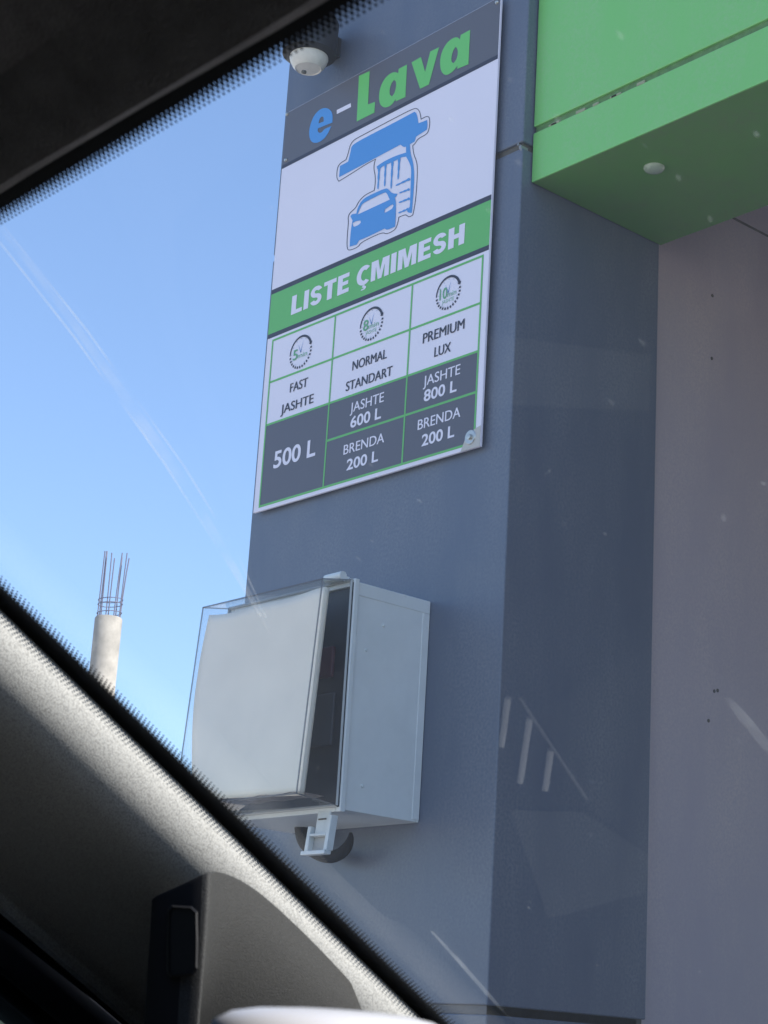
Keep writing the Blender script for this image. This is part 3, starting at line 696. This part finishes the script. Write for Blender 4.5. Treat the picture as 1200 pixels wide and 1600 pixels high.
# headliner and roof
lip = EYE + ray(260, 134) * (.252 / ray(260, 134).y)
hp = [(Hd.y - .006, Hd.z + .006), (lip.y + .004, lip.z + .001), (lip.y, lip.z), (lip.y - .008, lip.z + .006), (lip.y - .02, lip.z + .022), (.15, EYE.z + .325), (0, EYE.z + .36), (-.4, EYE.z + .385), (-1.3, EYE.z + .37), (-1.9, EYE.z + .25), (-2.0, EYE.z - .1)]
b = MB(); b.grid([[Vector((-.80 + 1.5 * i / 24 , y, z - .10 * (abs(-.05 + (-.80 + 1.5 * i / 24)) / .76) ** 4 * (1 if k > 4 else 0) + .0012 * math.sin(i * 1.3 + k))) for i in range(25)] for k, (y, z) in enumerate(hp)])
obj('headliner', b, headl, car, True)
b = MB(); b.grid([[Vector((-.86 + 1.62 * i / 12, y, z - .08 * (abs(-.05 + (-.86 + 1.62 * i / 12)) / .81) ** 4)) for i in range(13)] for y, z in ((Hd.y - .02, Hd.z + .03), (.1, EYE.z + .40), (-.4, EYE.z + .43), (-1.3, EYE.z + .41), (-2.0, EYE.z + .27), (-2.1, EYE.z - .1))])
obj('roof_skin', b, mat('car_paint', (.25, .26, .28), .25, coat=1), car, True)
# pillar trim
prof = [(.0005, .004), (.004, -.002), (.008, -.008), (.013, -.0105), (.02, -.010), (.028, -.0065), (.035, .001), (.04, .011), (.044, .026), (.047, .042), (.049, .065), (.050, .095), (.0505, .125), (.052, .136), (.056, .1425), (.062, .143), (.066, .139)]
b = MB(); b.grid([[PA + Rd * (-.75 + 1.3 * j / 40) - Nn * p + Q * q for p, q in prof] for j in range(41)])
pt = obj('pillar_trim', b, fab, car, True); pt.data.update()
# door seal and door frame behind it
b = MB(); b.tube([PA + Rd * t - Nn * .074 + Q * .158 for t in (-.75, -.3, 0, .3, .6)], .011, 12); obj('door_seal', b, rubber, car, True)
b = MB(); b.grid([[PA + Rd * (-.75 + 1.3 * j / 10) - Nn * p + Q * q for p, q in ((.055, .15), (.07, .178), (.08, .19), (.083, .22), (.075, .26), (.06, .30))] for j in range(11)])
obj('door_frame', b, dark_pl, car, True)
b = MB(); b.tube([PA + Rd * t - Nn * .082 + Q * .182 for t in (-.75, -.3, 0, .3, .6)], .006, 10); obj('door_seal', b, dark_pl, car, True)
# corner panel at the foot of the pillar, with a recess facing the seat
tp = []
for (x, y), yy in (((329, 1360), .515), ((335, 1360.5), .5205), ((352, 1363), .535), ((380, 1376), .552), ((410, 1397), .57), ((450, 1433), .595), ((500, 1482), .625), ((550, 1536), .66), ((600, 1592), .70), ((640, 1640), .73)):
    d = ray(x, y); tp.append(EYE + d * (yy / d.y))
NR = 9; fr_rows = []
left = [tp[0] + Vector(q) for q in ((-.003, -.0015, -.001), (-.012, -.0045, -.005), (-.03, -.006, -.010), (-.05, -.004, -.014), (-.053, .03, -.014))][::-1]
# a slot is left open in the seat-facing face
line = left + tp
for j in range(NR + 1):
    f = j / NR
    row = []
    for i, p in enumerate(line):
        z = p.z + (DASH - .03 - p.z) * f
        bulge = .004 * math.sin(min(1, f * 6) * math.pi / 2)
        h = p.z - z; wt = min(1, max(0, (i - 5) / 3)) if i >= 5 else 0
        tuck = wt * 7.5 * max(0, h - .004) ** 2
        row.append(Vector((p.x + bulge + .012 * f * (1 - wt) - min(tuck, .05), p.y - bulge * .6 - .004 * f, z)))
    fr_rows.append(row)
back = [Vector((p.x - .03, p.y + .03, p.z - .002)) for p in line]
fr_rows.insert(1, [a_.lerp(c_, .12) for a_, c_ in zip(fr_rows[0], fr_rows[1])])
b = MB(); b.grid([back, [a_.lerp(c_, .1) for a_, c_ in zip(fr_rows[0], back)]] + fr_rows)
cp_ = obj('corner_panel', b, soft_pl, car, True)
cp_.data.materials.append(mat('soft_shaded', (.018, .018, .020), .8, spec=.1))  # darker copy of the panel plastic: shade put into the seat-facing side
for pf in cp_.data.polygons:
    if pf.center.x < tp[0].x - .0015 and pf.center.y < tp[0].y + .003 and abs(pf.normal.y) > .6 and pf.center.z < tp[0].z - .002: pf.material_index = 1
sd = cp_.modifiers.new('round', 'SUBSURF'); sd.levels = 2; sd.render_levels = 2
# recess frame and dark pocket
def face2(x, y, dy=0):
    d = ray(x, y); return EYE + d * ((tp[0].y - .0095 - dy) / d.y)
ring_o = [(262, 1420), (268, 1414), (300, 1416), (309, 1424), (310, 1470), (309, 1514), (302, 1524), (266, 1528), (260, 1520), (260, 1470)]
cxp, cyp = 285, 1470
b = MB(); o_ = [face2(x, y) for x, y in ring_o]; i_ = [face2(cxp + (x - cxp) * .86, cyp + (y - cyp) * .94, .001) for x, y in ring_o]; k_ = [face2(cxp + (x - cxp) * .84, cyp + (y - cyp) * .93, -.004) for x, y in ring_o]
for P, S in ((o_, i_), (i_, k_)):
    for k in range(len(P)): b.poly([P[k], P[(k + 1) % len(P)], S[(k + 1) % len(S)], S[k]])
fm = obj('recess_frame', b, mat('satin_black', (.014, .014, .016), .6, spec=.2), cp_, True)
b = MB(); b.poly([face2(cxp + (x - cxp) * .9, cyp + (y - cyp) * .96, .0003) for x, y in ring_o]); obj('recess', b, mat('recess_black', (.006, .006, .007), .8), cp_)
# dashboard with side demister
b = MB(); b.grid([[Vector((-.85 + 1.6 * i / 8, y, z)) for i in range(9)] for y, z in ((.24, DASH - .45), (.25, DASH - .12), (.27, DASH - .02), (.32, DASH), (.6, DASH + .002), (.9, DASH - .03), (1.0, DASH - .05))])
dash = obj('dashboard', b, mat('dash_skin', (.03, .03, .032), .6, noise=.2, nscale=500, bump=.3, bscale=900), car, True)
def refl(x, y, h=.004):                      # where the glass mirrors the dashboard
    P = on_glass(x, y); d = ray(x, y); r_ = d - Nn * 2 * d.dot(Nn); return P + r_ * ((DASH + h - P.z) / r_.z)
for a, c in (((794, 1090), (784, 1165)), ((828, 1122), (813, 1222)), ((861, 1172), (852, 1234))):
    p, q = refl(*a), refl(*c); b = MB(); b.tube([p, q], .0020, 6); obj('vent_slat', b, chrome, dash, True)
p, q = refl(812, 1090), refl(918, 1250); b = MB(); b.tube([p, q], .0010, 6); obj('vent_slat', b, mat('vent_grey', (.35, .36, .37), .4), dash, True)
for outline, cname, cc_ in ((((802, 1262), (918, 1266), (1015, 1330), (1010, 1392), (862, 1432)), 'slab_grey', .15), (((846, 1108), (1020, 1008), (1018, 1328), (922, 1255)), 'slab_dim', .075),
                           (((705, 870), (790, 1180), (800, 880)), 'slab_dim', .075), (((1030, 990), (1200, 1090), (1200, 1330), (1030, 1300)), 'slab_dim', .075), (((1112, 362), (1188, 350), (1180, 500), (1122, 496)), 'slab_grey', .15), (((768, 520), (1018, 552), (1016, 640), (762, 628)), 'slab_pale', .20)):
    P = [refl(x, y, .0) for x, y in outline]  # unseen slabs added, outlined so the glass mirrors them as paler patches
    b = MB(); b.prism([Vector((p.x, p.y, DASH + .0030)) for p in P], (0, 0, -.0022)); obj('reflection_slab', b, mat(cname, (cc_ * .95, cc_, cc_ * .97), .7, bump=.4, bscale=1500), dash)
# bonnet, seat-side shell and floor so that the cabin is closed
b = MB(); b.grid([[Vector((-.78 + 1.5 * i / 8, y, z - .05 * (abs(-.03 + (-.78 + 1.5 * i / 8)) / .75) ** 4)) for i in range(9)] for y, z in ((.86, DASH - .01), (1.2, DASH - .06), (1.7, DASH - .16), (1.95, DASH - .28), (2.0, DASH - .75))])
obj('bonnet', b, MATS['car_paint'], car, True)
for x in (-.98, .86):
    b = MB(); b.box((x - .04, -1.9, .25), (x + .04, 1.9, DASH - .09)); b.bevel(.03, 3); obj('door', b, mat('door_card', (.05, .05, .052), .7), car)
b = MB(); b.box((-.93, -1.9, .25), (.81, 1.9, .31)); obj('floor_pan', b, mat('carpet', (.03, .03, .03), .95), car)
b = MB(); b.box((-.93, -2.0, .3), (.81, -1.9, 1.62)); obj('rear_panel', b, MATS['carpet'], car)
tint = clear_mat('light_blocking_glass', (.04, .055, .06), .03, .8)  # near-black panes added to keep light out of the cabin, darker than real
for sx, xo, xi in ((-1, -.99, -.86), (1, .87, .76)):
    b = MB(); b.poly([Vector((xo, -1.9, DASH - .10)), Vector((xo, .95, DASH - .10)), Vector((xi, .18, Hd.z + .02)), Vector((xi, -1.9, Hd.z + .05))]); obj('side_window', b, tint, car)
for xx in (-.55, .4):
    b = MB(); b.box((xx - .24, -.62, .35), (xx + .24, -.45, 1.28)); b.bevel(.05, 3); obj('seat_back', b, MATS['carpet'], car)
# right-hand pillar, mirrored
b = MB(); b.grid([[(lambda w_: Vector((-.05 * 2 - w_.x + .06, w_.y, w_.z)))(PA + Rd * (-.75 + 1.3 * j / 20) - Nn * p + Q * q) for p, q in prof] for j in range(21)])
obj('pillar_trim', b, fab, car, True)

# ---------------------------------------------------------------- pale cup lid on the dashboard
d = ray(520, 1578); cc = EYE + d * (.43 / d.length)
lx = Vector((ray(520, 1578).y, -ray(520, 1578).x, 0)).normalized()
rc = .43 * 190 / F_PX
cup = thing('cup', 'pale rounded cup lid rising at the bottom edge before the pillar', 'cup', (cc.x, cc.y, DASH + .002))
hz = cc.z
b = MB(); cxy = (cc.x, cc.y)
b.lathe((cxy[0], cxy[1], hz), (0, 0, 1), [(rc * 1.0, -.020), (rc * 1.02, -.012), (rc * .99, -.0065), (rc * .93, -.0035), (rc * .80, -.0015), (rc * .6, -.0005), (rc * .3, 0)], 48); obj('lid', b, cup_m, cup, True)
b = MB(); b.lathe((cxy[0], cxy[1], hz), (0, 0, 1), [(rc * .72, DASH + .002 - hz), (rc * .96, -.0205)], 40); obj('cup_wall', b, cup_m, cup, True)
